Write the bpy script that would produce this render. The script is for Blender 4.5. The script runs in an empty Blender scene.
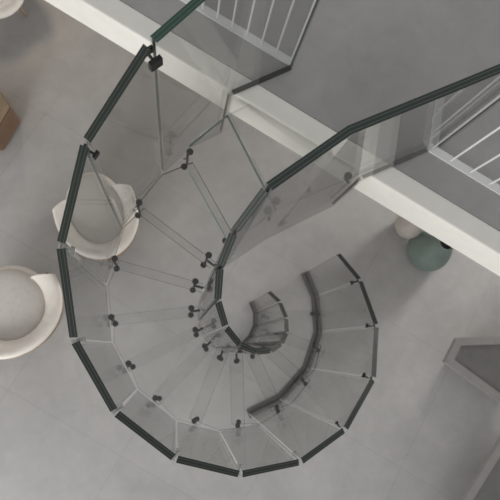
import bpy, bmesh, math, random
from mathutils import Vector, Matrix
random.seed(7)
S = bpy.context.scene
C = S.collection
cos, sin, R = math.cos, math.sin, math.radians

# ------------------------------------------------------------------ helpers
def tag(o, label=None, cat=None, group=None, kind=None):
    if label: o['label'] = label
    if cat: o['category'] = cat
    if group: o['group'] = group
    if kind: o['kind'] = kind
    return o

def empty(name, loc, label, cat, group=None, rz=0.0):
    o = bpy.data.objects.new(name, None); C.objects.link(o)
    o.location = loc; o.rotation_euler = (0, 0, rz); o.empty_display_size = .1
    return tag(o, label, cat, group)

def obj(name, bm, mats, parent=None, smooth=False, world=True, subsurf=0, bevel=0.0):
    """link a bmesh as one object; vertices are in world space unless world=False (local to the parent)"""
    bmesh.ops.recalc_face_normals(bm, faces=bm.faces[:])
    me = bpy.data.meshes.new(name)
    if world and parent is not None:
        org = Vector((0, 0, 0)); q = parent
        while q is not None: org += Vector(q.location); q = q.parent
        bmesh.ops.translate(bm, verts=bm.verts[:], vec=-org)
    bm.to_mesh(me); bm.free()
    for m in (mats if isinstance(mats, (list, tuple)) else [mats]): me.materials.append(m)
    if smooth:
        for p in me.polygons: p.use_smooth = True
    o = bpy.data.objects.new(name, me); C.objects.link(o)
    if parent is not None: o.parent = parent
    if bevel:
        b = o.modifiers.new('bevel', 'BEVEL'); b.width = bevel; b.segments = 2; b.limit_method = 'ANGLE'
    if subsurf:
        s = o.modifiers.new('subsurf', 'SUBSURF'); s.levels = subsurf; s.render_levels = subsurf
    return o

def copy_tree(o, parent=None):
    c = o.copy(); C.objects.link(c); c.parent = parent
    for ch in [x for x in C.objects if x.parent == o and x is not c]: copy_tree(ch, c)
    return c

def box(bm, c, s, ax=None, mat=0):
    """box of size s about c, ax = list of three axis vectors"""
    ax = ax or [Vector((1,0,0)), Vector((0,1,0)), Vector((0,0,1))]
    c = Vector(c); vs = []
    for i in (-1,1):
        for j in (-1,1):
            for k in (-1,1):
                vs.append(bm.verts.new(c + ax[0]*i*s[0]/2 + ax[1]*j*s[1]/2 + ax[2]*k*s[2]/2))
    for f in ((0,1,3,2),(4,6,7,5),(0,4,5,1),(2,3,7,6),(0,2,6,4),(1,5,7,3)):
        bm.faces.new([vs[i] for i in f]).material_index = mat

def tube(bm, a, b, r0, r1=None, n=12):
    a, b = Vector(a), Vector(b); r1 = r0 if r1 is None else r1
    d = (b-a).normalized(); u = d.orthogonal().normalized(); v = d.cross(u)
    A = [bm.verts.new(a + (u*cos(2*math.pi*i/n)+v*sin(2*math.pi*i/n))*r0) for i in range(n)]
    B = [bm.verts.new(b + (u*cos(2*math.pi*i/n)+v*sin(2*math.pi*i/n))*r1) for i in range(n)]
    for i in range(n): bm.faces.new((A[i], A[(i+1)%n], B[(i+1)%n], B[i]))
    bm.faces.new(A[::-1]); bm.faces.new(B)

def lathe(bm, prof, c=(0,0,0), n=48, close=True):
    rings = []
    for r, z in prof:
        rings.append([bm.verts.new((c[0]+r*cos(2*math.pi*i/n), c[1]+r*sin(2*math.pi*i/n), c[2]+z)) for i in range(n)])
    for a, b in zip(rings, rings[1:]):
        for i in range(n): bm.faces.new((a[i], a[(i+1)%n], b[(i+1)%n], b[i]))
    if close:
        bm.faces.new(rings[0][::-1]); bm.faces.new(rings[-1])

def prism(bm, pts, z0, z1, mtop=0, mside=0, mbot=None):
    A = [bm.verts.new((x, y, z0)) for x, y in pts]; B = [bm.verts.new((x, y, z1)) for x, y in pts]
    bm.faces.new(A[::-1]).material_index = mtop if mbot is None else mbot
    bm.faces.new(B).material_index = mtop
    n = len(pts)
    for i in range(n): bm.faces.new((A[i], A[(i+1)%n], B[(i+1)%n], B[i])).material_index = mside

# ------------------------------------------------------------------ materials
def mat(name, col, rough=.5, metal=0.0, spec=.5, noise=None, bump=None):
    m = bpy.data.materials.new(name); m.use_nodes = True
    nt = m.node_tree; b = nt.nodes['Principled BSDF']
    b.inputs['Base Color'].default_value = (*col, 1); b.inputs['Roughness'].default_value = rough
    b.inputs['Metallic'].default_value = metal; b.inputs['Specular IOR Level'].default_value = spec
    tc = nt.nodes.new('ShaderNodeTexCoord')
    if noise:
        sc, amt = noise
        n = nt.nodes.new('ShaderNodeTexNoise'); n.inputs['Scale'].default_value = sc; n.inputs['Detail'].default_value = 5
        nt.links.new(tc.outputs['Object'], n.inputs['Vector'])
        r = nt.nodes.new('ShaderNodeMapRange'); r.inputs[1].default_value = .3; r.inputs[2].default_value = .7
        r.inputs[3].default_value = 1-amt; r.inputs[4].default_value = 1+amt
        nt.links.new(n.outputs['Fac'], r.inputs[0])
        mx = nt.nodes.new('ShaderNodeMix'); mx.data_type = 'RGBA'; mx.blend_type = 'MULTIPLY'; mx.inputs[0].default_value = 1
        mx.inputs[6].default_value = (*col, 1); nt.links.new(r.outputs[0], mx.inputs[7])
        nt.links.new(mx.outputs[2], b.inputs['Base Color'])
    if bump:
        n2 = nt.nodes.new('ShaderNodeTexNoise'); n2.inputs['Scale'].default_value = bump[0]
        nt.links.new(tc.outputs['Object'], n2.inputs['Vector'])
        bp = nt.nodes.new('ShaderNodeBump'); bp.inputs['Strength'].default_value = bump[1]; bp.inputs['Distance'].default_value = .01
        nt.links.new(n2.outputs['Fac'], bp.inputs['Height']); nt.links.new(bp.outputs[0], b.inputs['Normal'])
    return m

def glass(name, tint, ior=1.5, gain=1.0):
    """thin clear glass: a tinted see-through layer with a Fresnel reflection on each face"""
    m = bpy.data.materials.new(name); m.use_nodes = True
    nt = m.node_tree; nt.nodes.clear()
    out = nt.nodes.new('ShaderNodeOutputMaterial'); mx = nt.nodes.new('ShaderNodeMixShader')
    t = nt.nodes.new('ShaderNodeBsdfTransparent'); t.inputs[0].default_value = (*tint, 1)
    g = nt.nodes.new('ShaderNodeBsdfGlossy'); g.inputs['Roughness'].default_value = .015
    f = nt.nodes.new('ShaderNodeLayerWeight'); f.inputs['Blend'].default_value = .5      # 1 - |cos|, then Schlick
    r0 = ((ior-1)/(ior+1))**2
    pw = nt.nodes.new('ShaderNodeMath'); pw.operation = 'POWER'; pw.inputs[1].default_value = 5
    mu = nt.nodes.new('ShaderNodeMath'); mu.operation = 'MULTIPLY_ADD'; mu.inputs[1].default_value = (1-r0)*gain; mu.inputs[2].default_value = r0*gain; mu.use_clamp = True
    nt.links.new(f.outputs['Facing'], pw.inputs[0]); nt.links.new(pw.outputs[0], mu.inputs[0])
    nt.links.new(mu.outputs[0], mx.inputs[0]); nt.links.new(t.outputs[0], mx.inputs[1]); nt.links.new(g.outputs[0], mx.inputs[2])
    nt.links.new(mx.outputs[0], out.inputs[0])
    return m

def concrete(name, col, amt, tile=None, rough=.55):
    m = bpy.data.materials.new(name); m.use_nodes = True
    nt = m.node_tree; L = nt.links; b = nt.nodes['Principled BSDF']
    b.inputs['Roughness'].default_value = rough; b.inputs['Specular IOR Level'].default_value = .35
    tc = nt.nodes.new('ShaderNodeTexCoord')
    def noise(sc, det, rgh, lo, hi):
        n = nt.nodes.new('ShaderNodeTexNoise'); n.inputs['Scale'].default_value = sc; n.inputs['Detail'].default_value = det
        n.inputs['Roughness'].default_value = rgh; n.inputs['Distortion'].default_value = .6
        L.new(tc.outputs['Object'], n.inputs['Vector'])
        r = nt.nodes.new('ShaderNodeMapRange'); r.inputs[1].default_value = .3; r.inputs[2].default_value = .7
        r.inputs[3].default_value = lo; r.inputs[4].default_value = hi
        L.new(n.outputs['Fac'], r.inputs[0]); return r.outputs[0]
    a = noise(1.1, 4, .55, 1-amt, 1+amt); c = noise(6, 8, .7, 1-amt*.6, 1+amt*.6)
    mu = nt.nodes.new('ShaderNodeMath'); mu.operation = 'MULTIPLY'; L.new(a, mu.inputs[0]); L.new(c, mu.inputs[1])
    fac = mu.outputs[0]
    if tile:
        mp = nt.nodes.new('ShaderNodeMapping'); mp.vector_type = 'TEXTURE'
        mp.inputs['Rotation'].default_value = (0, 0, tile[1]); mp.inputs['Location'].default_value = (tile[2], tile[3], 0)
        L.new(tc.outputs['Object'], mp.inputs['Vector'])
        br = nt.nodes.new('ShaderNodeTexBrick'); br.offset = 0; br.inputs['Scale'].default_value = 1
        br.inputs['Color1'].default_value = (1,1,1,1); br.inputs['Color2'].default_value = (.95,.95,.95,1); br.inputs['Mortar'].default_value = (.82,.82,.82,1)
        br.inputs['Mortar Size'].default_value = .0035; br.inputs['Mortar Smooth'].default_value = .5
        br.inputs['Brick Width'].default_value = tile[0]; br.inputs['Row Height'].default_value = tile[0]
        L.new(mp.outputs[0], br.inputs['Vector'])
        m2 = nt.nodes.new('ShaderNodeMath'); m2.operation = 'MULTIPLY'; L.new(fac, m2.inputs[0]); L.new(br.outputs['Color'], m2.inputs[1]); fac = m2.outputs[0]
    mx = nt.nodes.new('ShaderNodeMix'); mx.data_type = 'RGBA'; mx.blend_type = 'MULTIPLY'; mx.inputs[0].default_value = 1
    mx.inputs[6].default_value = (*col, 1); L.new(fac, mx.inputs[7]); L.new(mx.outputs[2], b.inputs['Base Color'])
    return m

M = dict(
    floor=concrete('microcement_floor', (.42,.41,.402), .11, (1.2, R(-30.2), .13, .06)),
    upper=concrete('microcement_upper_shaded', (.40,.39,.38), .12),  # same concrete as the ground floor; its dimmer light is put into a darker colour
    white=mat('white_paint', (.90,.88,.82), .5, noise=(9, .03)),
    rail=mat('white_rail_metal', (.80,.80,.79), .35),
    glass=glass('balustrade_glass', (.908,.91,.904), 1.5, .75),
    tread=glass('tread_glass', (.964,.965,.961), 1.45, .3),
    paleside=mat('pale_glass_side', (.50,.52,.50), .2),
    edge2=mat('green_black_glass_edge', (.030,.044,.037), .2),
    ply2=mat('pale_interlayer', (.13,.155,.14), .3),
    edge=mat('dark_green_glass_edge', (.021,.028,.022), .22, spec=.5),
    ply=mat('interlayer_line', (.075,.085,.075), .35),
    side=mat('polished_glass_side', (.075,.088,.08), .2),
    thin=mat('tread_glass_edge', (.03,.034,.031), .25),
    green=mat('green_glass_edge', (.035,.085,.062), .2),
    greenply=mat('green_interlayer', (.13,.20,.165), .3),
    steel=mat('dark_steel', (.075,.074,.072), .45, .3),
    black=mat('black_clamp', (.015,.015,.015), .4),
    chrome=mat('brushed_steel', (.55,.55,.54), .3, 1.0),
    channel=mat('grey_steel_channel', (.15,.145,.14), .5, .3),
    cream=mat('cream_leather', (.80,.75,.69), .6, noise=(14, .05), bump=(60, .15)),
    seat=mat('beige_seat_fabric', (.61,.575,.535), .85, noise=(30, .05), bump=(220, .25)),
    wood=mat('walnut_shell', (.30,.19,.115), .45, noise=(12, .18)),
    tan=mat('tan_leather', (.25,.185,.12), .6, noise=(10, .08)),
    brown=mat('brown_leather', (.16,.095,.058), .6, noise=(10, .12)),
    sage=mat('sage_ceramic', (.155,.195,.173), .5, noise=(7, .10)),
    ivory=mat('ivory_ceramic', (.50,.46,.415), .7, noise=(20, .05)),
    neck_shade=mat('painted_neck_shade', (.012,.014,.013), .8),
    rim=mat('pale_table_rim', (.26,.25,.242), .6, noise=(15, .05)),
    top=mat('grey_table_top', (.15,.145,.14), .5, noise=(8, .08)),
)

# ------------------------------------------------------------------ setting
bm = bmesh.new(); prism(bm, [(-9,-9),(9,-9),(9,9),(-9,9)], -.2, 0)
obj('floor', bm, M['floor']); tag(bpy.data.objects['floor'], 'pale grey concrete ground floor with faint tile joints', 'floor', kind='structure')
U = Vector((.864, -.503)); N = Vector((.503, .864))        # along the slab edge / away from the opening
def uv(u, v): return (U.x*u + N.x*v, U.y*u + N.y*v)
ZS = 2.6
V0, V1, VR = 1.372, 1.500, 1.694
bm = bmesh.new(); prism(bm, [uv(-7,V1), uv(7,V1), uv(7,9), uv(-7,9)], 2.36, ZS)
tag(obj('floor_upper', bm, M['upper']), 'grey concrete upper floor behind the white edge beam', 'floor', kind='structure')
bm = bmesh.new()
prism(bm, [uv(-7,V0), uv(7,V0), uv(7,V1), uv(-7,V1)], 2.325, ZS)
e = obj('trim_1', bm, M['white'], bevel=.010); tag(e, 'white beam edging the upper floor', 'trim', kind='structure')

# ------------------------------------------------------------------ glass builders
PLY = (0, .26, .31, .69, .74, 1)
def slab_panel(bm, p0, p1, prof, t):
    """laminated pane standing in the vertical plane p0-p1; prof = [(s, z)...] outline, t = thickness"""
    p0, p1 = Vector((*p0, 0)), Vector((*p1, 0)); d = (p1-p0).normalized(); n = Vector((-d.y, d.x, 0))
    def P(s, z, k): return p0 + d*s + Vector((0,0,z)) + n*((k-.5)*t)
    rows = [[bm.verts.new(P(s, z, k)) for s, z in prof] for k in PLY]
    bm.faces.new(rows[0]).material_index = 0
    bm.faces.new(rows[-1][::-1]).material_index = 0
    m = len(prof)
    for i in range(m):
        j = (i+1) % m
        steep = abs(prof[i][0]-prof[j][0]) < .3*abs(prof[i][1]-prof[j][1])
        for k in range(5):
            f = bm.faces.new((rows[k][i], rows[k][j], rows[k+1][j], rows[k+1][i]))
            f.material_index = (3 if k in (1, 2, 3) else 0) if steep else (2 if k in (1, 3) else 1)
            if i == 0: f.material_index = 2 if k in (1, 3) else 0        # the lower edge is clear between its layers

def pane(name, p0, p1, zt0, zt1, zb0, zb1, t, parent, gap=.011, mats=None):
    p0, p1 = Vector(p0), Vector(p1); L = (p1-p0).length
    s0, s1 = gap, L-gap
    f = lambda a, b, s: a+(b-a)*s/L
    prof = [(s0, f(zb0,zb1,s0)), (s1, f(zb0,zb1,s1)), (s1, f(zt0,zt1,s1)), (s0, f(zt0,zt1,s0))]
    bm = bmesh.new(); slab_panel(bm, p0, p1, prof, t)
    return obj(name, bm, mats or [M['glass'], M['edge'], M['ply'], M['side']], parent)

# ------------------------------------------------------------------ the spiral staircase
AX = Vector((.478, .2856)); RO, RI = .933, .306
def pol(a, r): return Vector((AX.x + r*cos(R(a)), AX.y + r*sin(R(a))))
stair = empty('spiral_staircase', (AX.x, AX.y, 0), 'spiral staircase with clear glass treads between two curving glass walls', 'staircase')

JO = [129,151.2,173.4,195.6,217.5,239.9,261.9,283.9,305.2,329.2,352.2,374.1,390.5]
ZO = [3.80,3.57,3.355,3.115,2.895,2.71,2.535,2.35,2.165,1.95,1.70,1.43,1.19]
BO = [2.36,2.16,2.0,1.82,1.62,1.385,1.12,.83]
for i in range(12):
    zb = (BO[i], BO[i+1]) if i < 7 else (.012, .012)
    pane('outer_glass_panel', pol(JO[i], RO), pol(JO[i+1], RO), ZO[i], ZO[i+1], zb[0], zb[1], .034, stair, mats=[M['glass'], M['edge'], M['ply'], M['glass'] if i == 0 else M['side'] if i < 3 else M['paleside']])
JI = [127,151,172,194.4,217.4,241,263,284,304,324,346.5,371.4,393.5]
ZI = [3.775,3.50,3.28,3.08,2.88,2.65,2.46,2.28,2.09,1.87,1.60,1.34,1.075]
BI = [2.02,1.68,1.35,1.03,.85,.55,.25]
for i in range(12):
    zb = (BI[i], BI[i+1]) if i < 6 else (.012, .012)
    pane('inner_glass_panel', pol(JI[i], RI), pol(JI[i+1], RI), ZI[i], ZI[i+1], zb[0], zb[1], .032, stair, gap=.007, mats=[M['glass'], M['edge'], M['ply'], M['paleside'] if i in (3, 4) else M['edge']])

# base channels on the floor
def strip(bm, pts, w, z0, z1):
    L, Rr = [], []
    for i, p in enumerate(pts):
        ds = ([(p-pts[i-1]).normalized()] if i else []) + ([(pts[i+1]-p).normalized()] if i < len(pts)-1 else [])
        d = sum(ds, Vector((0,0))).normalized(); n = Vector((-d.y, d.x))*w/2/d.dot(ds[0]); L.append(p+n); Rr.append(p-n)
    prism(bm, L+Rr[::-1], z0, z1)
bm = bmesh.new(); strip(bm, [pol(a, RO) for a in JO[7:]], .088, 0, .012)
tag(obj('base_channel', bm, M['channel'], stair), 'dark grey steel channel under the outer glass')
bm = bmesh.new(); strip(bm, [pol(a, RI) for a in JI[6:]], .05, 0, .012)
tag(obj('base_channel', bm, M['channel'], stair), 'dark grey steel channel under the inner glass')

# treads
RISE = .2155
def A(k): return (119.5,143.5,165,187,207,226.5,248.5,271.5,295.5,318.5,340.5,362.5)[k]
def ztop(k): return ZS - RISE*k
def edge_pt(a, off, r):
    """point on the ray at angle a shifted sideways by off (positive = downstairs), at radius r"""
    d = Vector((cos(R(a)), sin(R(a)))); n = Vector((-d.y, d.x))
    s = math.sqrt(max(r*r-off*off, 0))
    return AX + d*s + n*off
TT = .022; OV = .04
for k in range(1, 12):
    a0, a1 = A(k-1), A(k); j = JO[k-1]
    pts = [edge_pt(a0, -OV, .335), edge_pt(a0, -OV, .885), pol(j, .912), edge_pt(a1, OV, .885), edge_pt(a1, OV, .335), pol((a0+a1)/2, .328)]
    bm = bmesh.new(); prism(bm, pts, ztop(k)-TT, ztop(k), 0, 1)
    obj('tread', bm, [M['tread'], M['thin']], stair)
K = Vector((.585, .748)); I0 = pol(JI[0], RI); SR = Vector((1.012, .945)); ER = Vector((1.41, 1.131))
KL = Vector((.263, 1.404)); J0 = pol(JO[0], RO); EL = Vector((.62, 1.591))
# landing plates, between the white beam and the first tread
PA = [Vector(uv(-.355,V0-.004)), Vector((.275,1.298)), Vector((.548,.758)), Vector((.60,.785)), Vector(uv(.395,V0-.004))]
bm = bmesh.new(); prism(bm, PA, ZS-.045, ZS, 0, 1); obj('landing_plate', bm, [M['tread'], M['glass']], stair)
PB = [Vector((.262,1.29)), Vector((.052,1.10)), edge_pt(A(0), OV, .80), edge_pt(A(0), OV, .35), Vector((.30,.575)), Vector((.536,.750))]
bm = bmesh.new(); prism(bm, PB, ZS-.045, ZS, 0, 1); obj('landing_plate', bm, [M['tread'], M['greenply']], stair)

# spider clamps that pin each tread to the glass walls
def clamp(k, r, rw):
    a = A(k); d = Vector((cos(R(a)), sin(R(a)), 0)); n = Vector((-d.y, d.x, 0))
    z = ztop(k); c = Vector((AX.x, AX.y, 0)) + d*r
    bm = bmesh.new()
    w = Vector((AX.x, AX.y, 0)) + d*rw
    zc = z - .11
    tube(bm, w + Vector((0,0,zc)), c + Vector((0,0,zc)), .008)
    tube(bm, c + Vector((0,0,zc-.09)), c + Vector((0,0,zc+.075)), .007)
    o = obj('tread_clamp', bm, M['steel'], stair, smooth=False)
    b2 = bmesh.new(); q = c - n*.014
    tube(b2, q + Vector((0,0,z+.001)), q + Vector((0,0,z+.010)), .020, .017, 20)
    obj('disc', b2, M['steel'], o)
    b3 = bmesh.new(); q = c + n*.018; z2 = z - RISE
    tube(b3, q + Vector((0,0,z2+.001)), q + Vector((0,0,z2+.012)), .020, .017, 20)
    obj('disc', b3, M['steel'], o)
    b4 = bmesh.new()
    tube(b4, w + Vector((0,0,zc)) - d*.0, w + Vector((0,0,zc)) + d*(.008 if rw < r else -.008), .018, .018, 18)
    tag(obj('wall_disc', b4, M['chrome'], o), 'bright steel wall disc')
for k in range(0, 12):
    ro = RO*cos(R(11)) - .018
    clamp(k, .882 if k < 4 else .868, ro)
    clamp(k, .384, RI*cos(R(11.5)) + .018)
def landing_clamp(x, y, z, dx, dy, bx, by, two=True):
    o = bmesh.new(); tube(o, (x, y, z+.001), (x, y, z+.012), .024, .021, 20); o = obj('landing_clamp', o, M['steel'], stair)
    if two:
        b = bmesh.new(); tube(b, (dx, dy, z+.001), (dx, dy, z+.012), .024, .021, 20); obj('disc', b, M['steel'], o)
    b = bmesh.new(); tube(b, ((x+dx)/2, (y+dy)/2, z-.05), (bx, by, z-.05), .008); obj('arm', b, M['steel'], o)
landing_clamp(.535, .800, ZS, .485, .745, .50, .70)
landing_clamp(.945, .958, ZS, .935, .968, .965, .93, False)
# joint clamps between neighbouring outer panes
for i in range(0, 12):
    a = JO[i]; d = Vector((cos(R(a)), sin(R(a)), 0)); n = Vector((-d.y, d.x, 0)); z = Vector((0,0,1))
    p = Vector((AX.x, AX.y, ZO[i]-(.09 if i < 7 else .12))) + d*(RO-.03)
    bm = bmesh.new(); s = 1.0 if i == 0 else (.62 if i < 3 or i > 8 else .42)
    box(bm, p, (.018*s, .05*s, .05*s), [d, n, z]); box(bm, p + d*.052, (.008, .05*s, .045*s), [d, n, z])
    tube(bm, p, p + d*.052, .006)
    obj('joint_clamp', bm, M['black'] if i < 2 or i > 7 else M['chrome'], stair)

# ------------------------------------------------------------------ landing balustrades
GM = [M['glass'], M['green'], M['greenply'], M['side'], M['edge']]
lb = empty('landing_balustrade', (KL.x, KL.y, ZS), 'tall glass landing guard with bright green top, nearer the lounge chairs', 'balustrade')
def bent_pane(name, pts, t, parent, mats):
    """one laminated pane folded along a plan line; pts = [(x, y, z bottom, z top)...]"""
    P = [Vector((p[0], p[1])) for p in pts]; n = len(P); off = []
    for i in range(n):
        ds = []
        for q in range(i-1, -1, -1):
            if (P[i]-P[q]).length > .004: ds.append((P[i]-P[q]).normalized()); break
        for q in range(i+1, n):
            if (P[q]-P[i]).length > .004: ds.append((P[q]-P[i]).normalized()); break
        d = sum(ds, Vector((0,0))).normalized(); m = Vector((-d.y, d.x)); off.append(m/max(abs(d.dot(ds[0])), .5))
    bm = bmesh.new(); V = []
    for k in PLY:
        V.append([[bm.verts.new((P[i].x+off[i].x*(k-.5)*t, P[i].y+off[i].y*(k-.5)*t, pts[i][h])) for h in (2, 3)] for i in range(n)])
    for i in range(n-1):
        for k in (0, 5): bm.faces.new((V[k][i][0], V[k][i+1][0], V[k][i+1][1], V[k][i][1])).material_index = 0
        for k in range(5):
            mi = 2 if k in (1, 3) else 1
            step = (P[i+1]-P[i]).length < .02; on_floor = pts[i][2] > ZS and pts[i+1][2] > ZS
            for h in (0, 1): bm.faces.new((V[k][i][h], V[k][i+1][h], V[k+1][i+1][h], V[k+1][i][h])).material_index = mi if h else ((4 if step else 2) if k in (1, 2, 3) and (step or k != 2) else 0)
    for i in (0, n-1):
        for k in range(5): bm.faces.new((V[k][i][0], V[k][i][1], V[k+1][i][1], V[k+1][i][0])).material_index = 3 if k in (1, 2, 3) else 0
    return obj(name, bm, mats, parent)
ZG = ZS+.006
e1 = (EL-KL).normalized()
bent_pane('glass_panel', [(J0.x+.014,J0.y+.016,2.36,3.80), (.06,1.192,2.34,3.80), (KL.x,KL.y,2.06,3.80), (KL.x+e1.x*.003,KL.y+e1.y*.003,ZG,3.80), (EL.x,EL.y,ZG,3.80)], .034, lb, GM)
n = Vector((-e1.y, e1.x))*.013
bm = bmesh.new(); prism(bm, [KL-n+e1*.03, EL-n, EL+n, KL+n+e1*.03], ZS, ZS+.012); obj('base_strip', bm, M['black'], lb)
rb = empty('landing_balustrade', (SR.x, SR.y, ZS), 'long glass landing guard bent at the handrail edge, above the sage vase', 'balustrade')
GD = [M['glass'], M['edge2'], M['ply2'], M['edge'], M['edge']]
dr = (ER-K).normalized(); EX = K + dr*1.02; sc = (SR-K).length
bent_pane('glass_panel', [(I0.x+.006,I0.y+.004,1.97,3.78), (K.x,K.y,1.80,3.78), (SR.x,SR.y,2.03,3.78), (SR.x+dr.x*.003,SR.y+dr.y*.003,ZG,3.78), (EX.x,EX.y,ZG,3.78)], .034, rb, GD)
bm = bmesh.new(); nn = Vector((-dr.y, dr.x))*.013; a = K+dr*(sc+.22); b = K+dr*(sc+.36)
prism(bm, [a-nn, b-nn, b+nn, a+nn], ZS, ZS+.022); obj('base_clip', bm, M['black'], rb)
bm = bmesh.new(); a = K+dr*(sc+.02); b = EX; nn *= .8
prism(bm, [a-nn, b-nn, b+nn, a+nn], ZS, ZS+.010); obj('base_strip', bm, M['black'], rb)

# ------------------------------------------------------------------ white railings on the upper floor
def railing(label, u0, u1, first, step):
    """u0 = free end at the stair; balusters every step from there"""
    x, y = uv(u0, VR); t = empty('white_railing', (x, y, ZS), label, 'railing')
    ax = [Vector((*U,0)), Vector((*N,0)), Vector((0,0,1))]
    s = 1 if u1 > u0 else -1
    bm = bmesh.new(); c = uv((u0+u1)/2, VR+.022); box(bm, (*c, ZS+.005), (abs(u1-u0), .05, .010), ax); obj('base_rail', bm, M['rail'], t)
    bm = bmesh.new(); c = uv((u0+u1)/2, VR+.022); box(bm, (*c, ZS+1.0), (abs(u1-u0), .045, .012), ax); obj('top_rail', bm, M['rail'], t)
    u = u0 + s*first
    while (u1-u)*s > 0:
        bm = bmesh.new(); p = uv(u, VR+.022); tube(bm, (*p, ZS+.010), (*p, ZS+.994), .0062, n=10); obj('baluster', bm, M['rail'], t)
        u += s*step
    return t
uL = EL.x*U.x + EL.y*U.y; uR = ER.x*U.x + ER.y*U.y
railing('white baluster railing that ends at the bright green topped guard', uL, uL-1.5, .015, .098)
railing('white baluster railing that starts at the long guard above the sage vase', uR, uR+1.5, .03, .132)

# ------------------------------------------------------------------ lounge chairs
def lounge_chair(label, loc, rz, sx, sy, sz=1.0):
    t = empty('lounge_chair', loc, label, 'chair', 'cream lounge chairs on the ground floor', rz)
    def tub(rin, rout, lift, z0, half, ripple, thick_top=.5):
        bm = bmesh.new(); rows = []; n = 44
        for q in [-1, -.985] + [i/n*2-1 for i in range(1, n)] + [.985, 1]:
            ph = q*half; a = -math.pi/2 + ph
            k = .5+.5*cos(q*math.pi); h = .47 + lift*k; w = (h-z0)
            rp = ripple*sin(ph*26)*k; fl = .035*abs(q)**3            # arms flare out towards their ends
            sec = [(rin+.02, z0), (rin-.005+rp*.4, z0+w*.40), (rin+.03+rp+fl*.3, z0+w*.68), (rin+.075+rp*.6+fl*.6, h-.03), (rout+.012+fl, h), (rout+.034+fl, h-.03), (rout+.012+fl*.6, z0+w*.5), (rout-.04, z0)]
            sh = math.copysign(abs(q)**5*.34, q)                     # the arm ends are cut on the slant
            aa = lambda r: a + sh*(1-2*(r-rin)/(rout+.07-rin))
            rows.append([bm.verts.new((r*cos(aa(r))*sx, r*sin(aa(r))*sy, z*sz)) for r, z in sec])
        for A_, B_ in zip(rows, rows[1:]):
            for j in range(8): bm.faces.new((A_[j], A_[(j+1)%8], B_[(j+1)%8], B_[j]))
        bm.faces.new(rows[0]); bm.faces.new(rows[-1][::-1]); return bm
    obj('backrest', tub(.235, .358, .17, .27, 2.2, .008), M['cream'], t, True, False, 1)
    bm = bmesh.new()
    rows = []
    for i in range(41):
        ph = (i/40*2-1)*2.1; a = -math.pi/2+ph; k = .5+.5*cos(ph/2.1*math.pi)
        h = .34+.15*k
        rows.append([bm.verts.new((r*cos(a)*sx, r*sin(a)*sy, z*sz)) for r, z in ((.28,.22),(.345,.36),(.372,h),(.382,h),(.365,.35),(.29,.205))])
    for A_, B_ in zip(rows, rows[1:]):
        for j in range(6): bm.faces.new((A_[j], A_[(j+1)%6], B_[(j+1)%6], B_[j]))
    bm.faces.new(rows[0]); bm.faces.new(rows[-1][::-1])
    obj('shell', bm, M['wood'], t, True, False)
    bm = bmesh.new(); lathe(bm, [(.02,.25),(.27,.25),(.305,.29),(.30,.335),(.24,.352),(.02,.352)], n=40)
    for v in bm.verts: v.co.x *= sx; v.co.y = (v.co.y*1.12+.045)*sy; v.co.z *= sz
    obj('seat_base', bm, M['cream'], t, True, False, 1)
    bm = bmesh.new(); lathe(bm, [(.02,.345),(.22,.345),(.262,.37),(.258,.405),(.22,.428),(.10,.44),(.02,.442)], n=40)
    for v in bm.verts: v.co.x *= sx; v.co.y = (v.co.y*1.16+.045)*sy; v.co.z *= sz
    obj('seat_cushion', bm, M['seat'], t, True, False, 1)
    for i in range(4):
        a = R(45+90*i); bm = bmesh.new()
        tube(bm, (.17*cos(a)*sx, .17*sin(a)*sy, .26*sz), (.30*cos(a)*sx, .30*sin(a)*sy, 0), .016, .010); obj('leg', bm, M['wood'], t, False, False)
    return t
lounge_chair('cream tub lounge chair with a grey seat cushion seen through the glass steps', (-.725, 1.20, 0), R(20), .93, 1.16)
lounge_chair('cream tub lounge chair standing clear of the staircase, wrinkled backrest to us', (-1.42, .33, 0), R(24), 1.15, 1.08)
lounge_chair('cream tub lounge chair beyond the brown stool, only its front edge showing', (-1.84, 3.50, 0), R(195), 1.0, 1.0)

# ------------------------------------------------------------------ other things on the ground floor
st = empty('leather_stool', (-1.89, 2.17, 0), 'low brown leather stool with a tan top on the concrete', 'stool')
pts = [Vector((-1.89,2.17)) + Vector((.335*cos(R(60*i+6)), .335*sin(R(60*i+6)))) for i in range(6)]
bm = bmesh.new(); prism(bm, pts, .02, .36); obj('body', bm, M['brown'], st, bevel=.02)
pt2 = [Vector((-1.89,2.17)) + (p-Vector((-1.89,2.17)))*.97 for p in pts]
bm = bmesh.new(); prism(bm, pt2, .36, .42); obj('seat_top', bm, M['tan'], st, bevel=.025)

vs = empty('floor_vase', (2.56, 1.0, 0), 'squat sage green vase with a narrow dark mouth under the white beam', 'vase')
bm = bmesh.new()
lathe(bm, [(.02,0),(.15,0),(.205,.03),(.228,.09),(.222,.16),(.187,.26),(.14,.36),(.10,.44),(.080,.50),(.085,.53),(.070,.53),(.062,.49),(.06,.36),(.02,.35)], (2.56,1.0,0))
obj('body', bm, M['sage'], vs, True, subsurf=1)
bm = bmesh.new(); lathe(bm, [(.001,.485),(.061,.485),(.061,.492),(.001,.492)], (2.56,1.0,0), 32); tag(obj('mouth', bm, M['neck_shade'], vs), 'black disc painting the shade inside the mouth')  # near-black disc paints the shade inside the hollow neck
bm = bmesh.new()
lathe(bm, [(.02,0),(.09,0),(.135,.05),(.15,.14),(.14,.22),(.105,.30),(.07,.34),(.07,.36),(.055,.36),(.05,.33),(.02,.25)], (2.36,1.25,0))
tag(obj('floor_vase', bm, M['ivory'], None, True, subsurf=1), 'round ivory vase half hidden beside the larger sage vase', 'vase')

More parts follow.
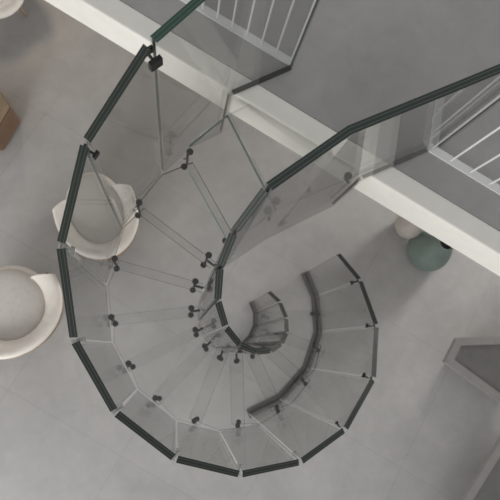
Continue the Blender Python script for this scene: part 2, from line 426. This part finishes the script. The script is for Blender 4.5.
def low_table(label, pts, z):
    c = sum((Vector(p) for p in pts), Vector((0,0)))/len(pts)
    t = empty('low_table', (c.x, c.y, 0), label, 'table')
    P = [Vector(p) for p in pts]; n = len(P)
    def inset(w):
        out = []
        for i in range(n):
            a, b, d = P[i-1], P[i], P[(i+1)%n]
            e1, e2 = (b-a).normalized(), (d-b).normalized()
            n1, n2 = Vector((-e1.y,e1.x)), Vector((-e2.y,e2.x))
            s = 1 if (c-b).dot(n1) > 0 else -1; n1 *= s
            s = 1 if (c-b).dot(n2) > 0 else -1; n2 *= s
            bis = (n1+n2).normalized(); out.append(b + bis*w/max(bis.dot(n1), .3))
        return out
    I = inset(.072)
    bm = bmesh.new()
    o = [[bm.verts.new((*p, zz)) for p in P] for zz in (z-.06, z)]; i_ = [[bm.verts.new((*p, zz)) for p in I] for zz in (z-.06, z)]
    for k in range(n):
        m = (k+1) % n
        bm.faces.new((o[0][k],o[0][m],o[1][m],o[1][k])); bm.faces.new((i_[0][k],i_[0][m],i_[1][m],i_[1][k]))
        bm.faces.new((o[1][k],o[1][m],i_[1][m],i_[1][k])); bm.faces.new((o[0][k],o[0][m],i_[0][m],i_[0][k]))
    obj('rim', bm, M['rim'], t)
    bm = bmesh.new(); prism(bm, inset(.074), z-.05, z-.012); obj('table_top', bm, M['top'], t)
    bm = bmesh.new(); prism(bm, inset(.16), 0, z-.055); obj('plinth', bm, M['top'], t)
low_table('low grey table with a pale rim, the one closer to the vases', [(2.687,.10),(2.551,-.127),(3.20,-.59),(3.62,-.30),(3.56,.13)], .35)
low_table('low grey table with a pale rim, the one farther from the vases', [(3.15,-.745),(2.48,-1.60),(3.0,-2.01),(3.67,-1.15)], .35)

# ------------------------------------------------------------------ light
w = bpy.data.worlds.new('world'); S.world = w; w.use_nodes = True
bg = w.node_tree.nodes['Background']; bg.inputs[0].default_value = (.99, .995, 1, 1); bg.inputs[1].default_value = .41
def area(name, loc, target, size, power, col=(1,1,1), sy=None):
    l = bpy.data.lights.new(name, 'AREA'); l.shape = 'RECTANGLE'; l.size = size; l.size_y = sy or size; l.energy = power; l.color = col
    o = bpy.data.objects.new(name, l); C.objects.link(o); o.location = loc
    o.rotation_euler = (Vector(target)-Vector(loc)).to_track_quat('-Z', 'Y').to_euler()
    return o
area('window_light', (-4.2, -5.4, 3.2), (.2, -.2, .5), 3.5, 360, (1, .99, .97), 3.0)
area('window_light', (5.6, 4.0, 1.0), (2.2, .5, 0), 1.0, 210, (1, .98, .95), 2.0)
area('room_lamp', (-1.9, 4.6, 2.1), (-1.7, 3.1, 0), .5, 15, (1, .82, .62))

# ------------------------------------------------------------------ camera (looking down from the gallery, tilted 12 degrees)
f = 570.0
MX = ((.99176578, .02179571, .12619658), (0.0, .98541082, -.17019261), (-.12806494, .16879121, .97729673))
right = Vector((MX[0][0], -MX[1][0], -MX[2][0])); up = -Vector((MX[0][1], -MX[1][1], -MX[2][1])); back = -Vector((MX[0][2], -MX[1][2], -MX[2][2]))
cd = bpy.data.cameras.new('camera'); cam = bpy.data.objects.new('camera', cd); C.objects.link(cam)
m4 = Matrix((right, up, back)).transposed().to_4x4(); m4.translation = Vector((0, 0, 5.6)); cam.matrix_world = m4
cd.sensor_width = 36; cd.sensor_fit = 'HORIZONTAL'; cd.lens = f*36/500; cd.clip_start = .05
cd.dof.use_dof = True; cd.dof.focus_distance = 2.5; cd.dof.aperture_fstop = 3.2
S.camera = cam
S.view_settings.view_transform = 'Standard'; S.view_settings.look = 'None'; S.view_settings.gamma = 1
S.view_settings.exposure = 0.13
try:
    S.cycles.transparent_max_bounces = 40; S.cycles.max_bounces = 10
except Exception: pass
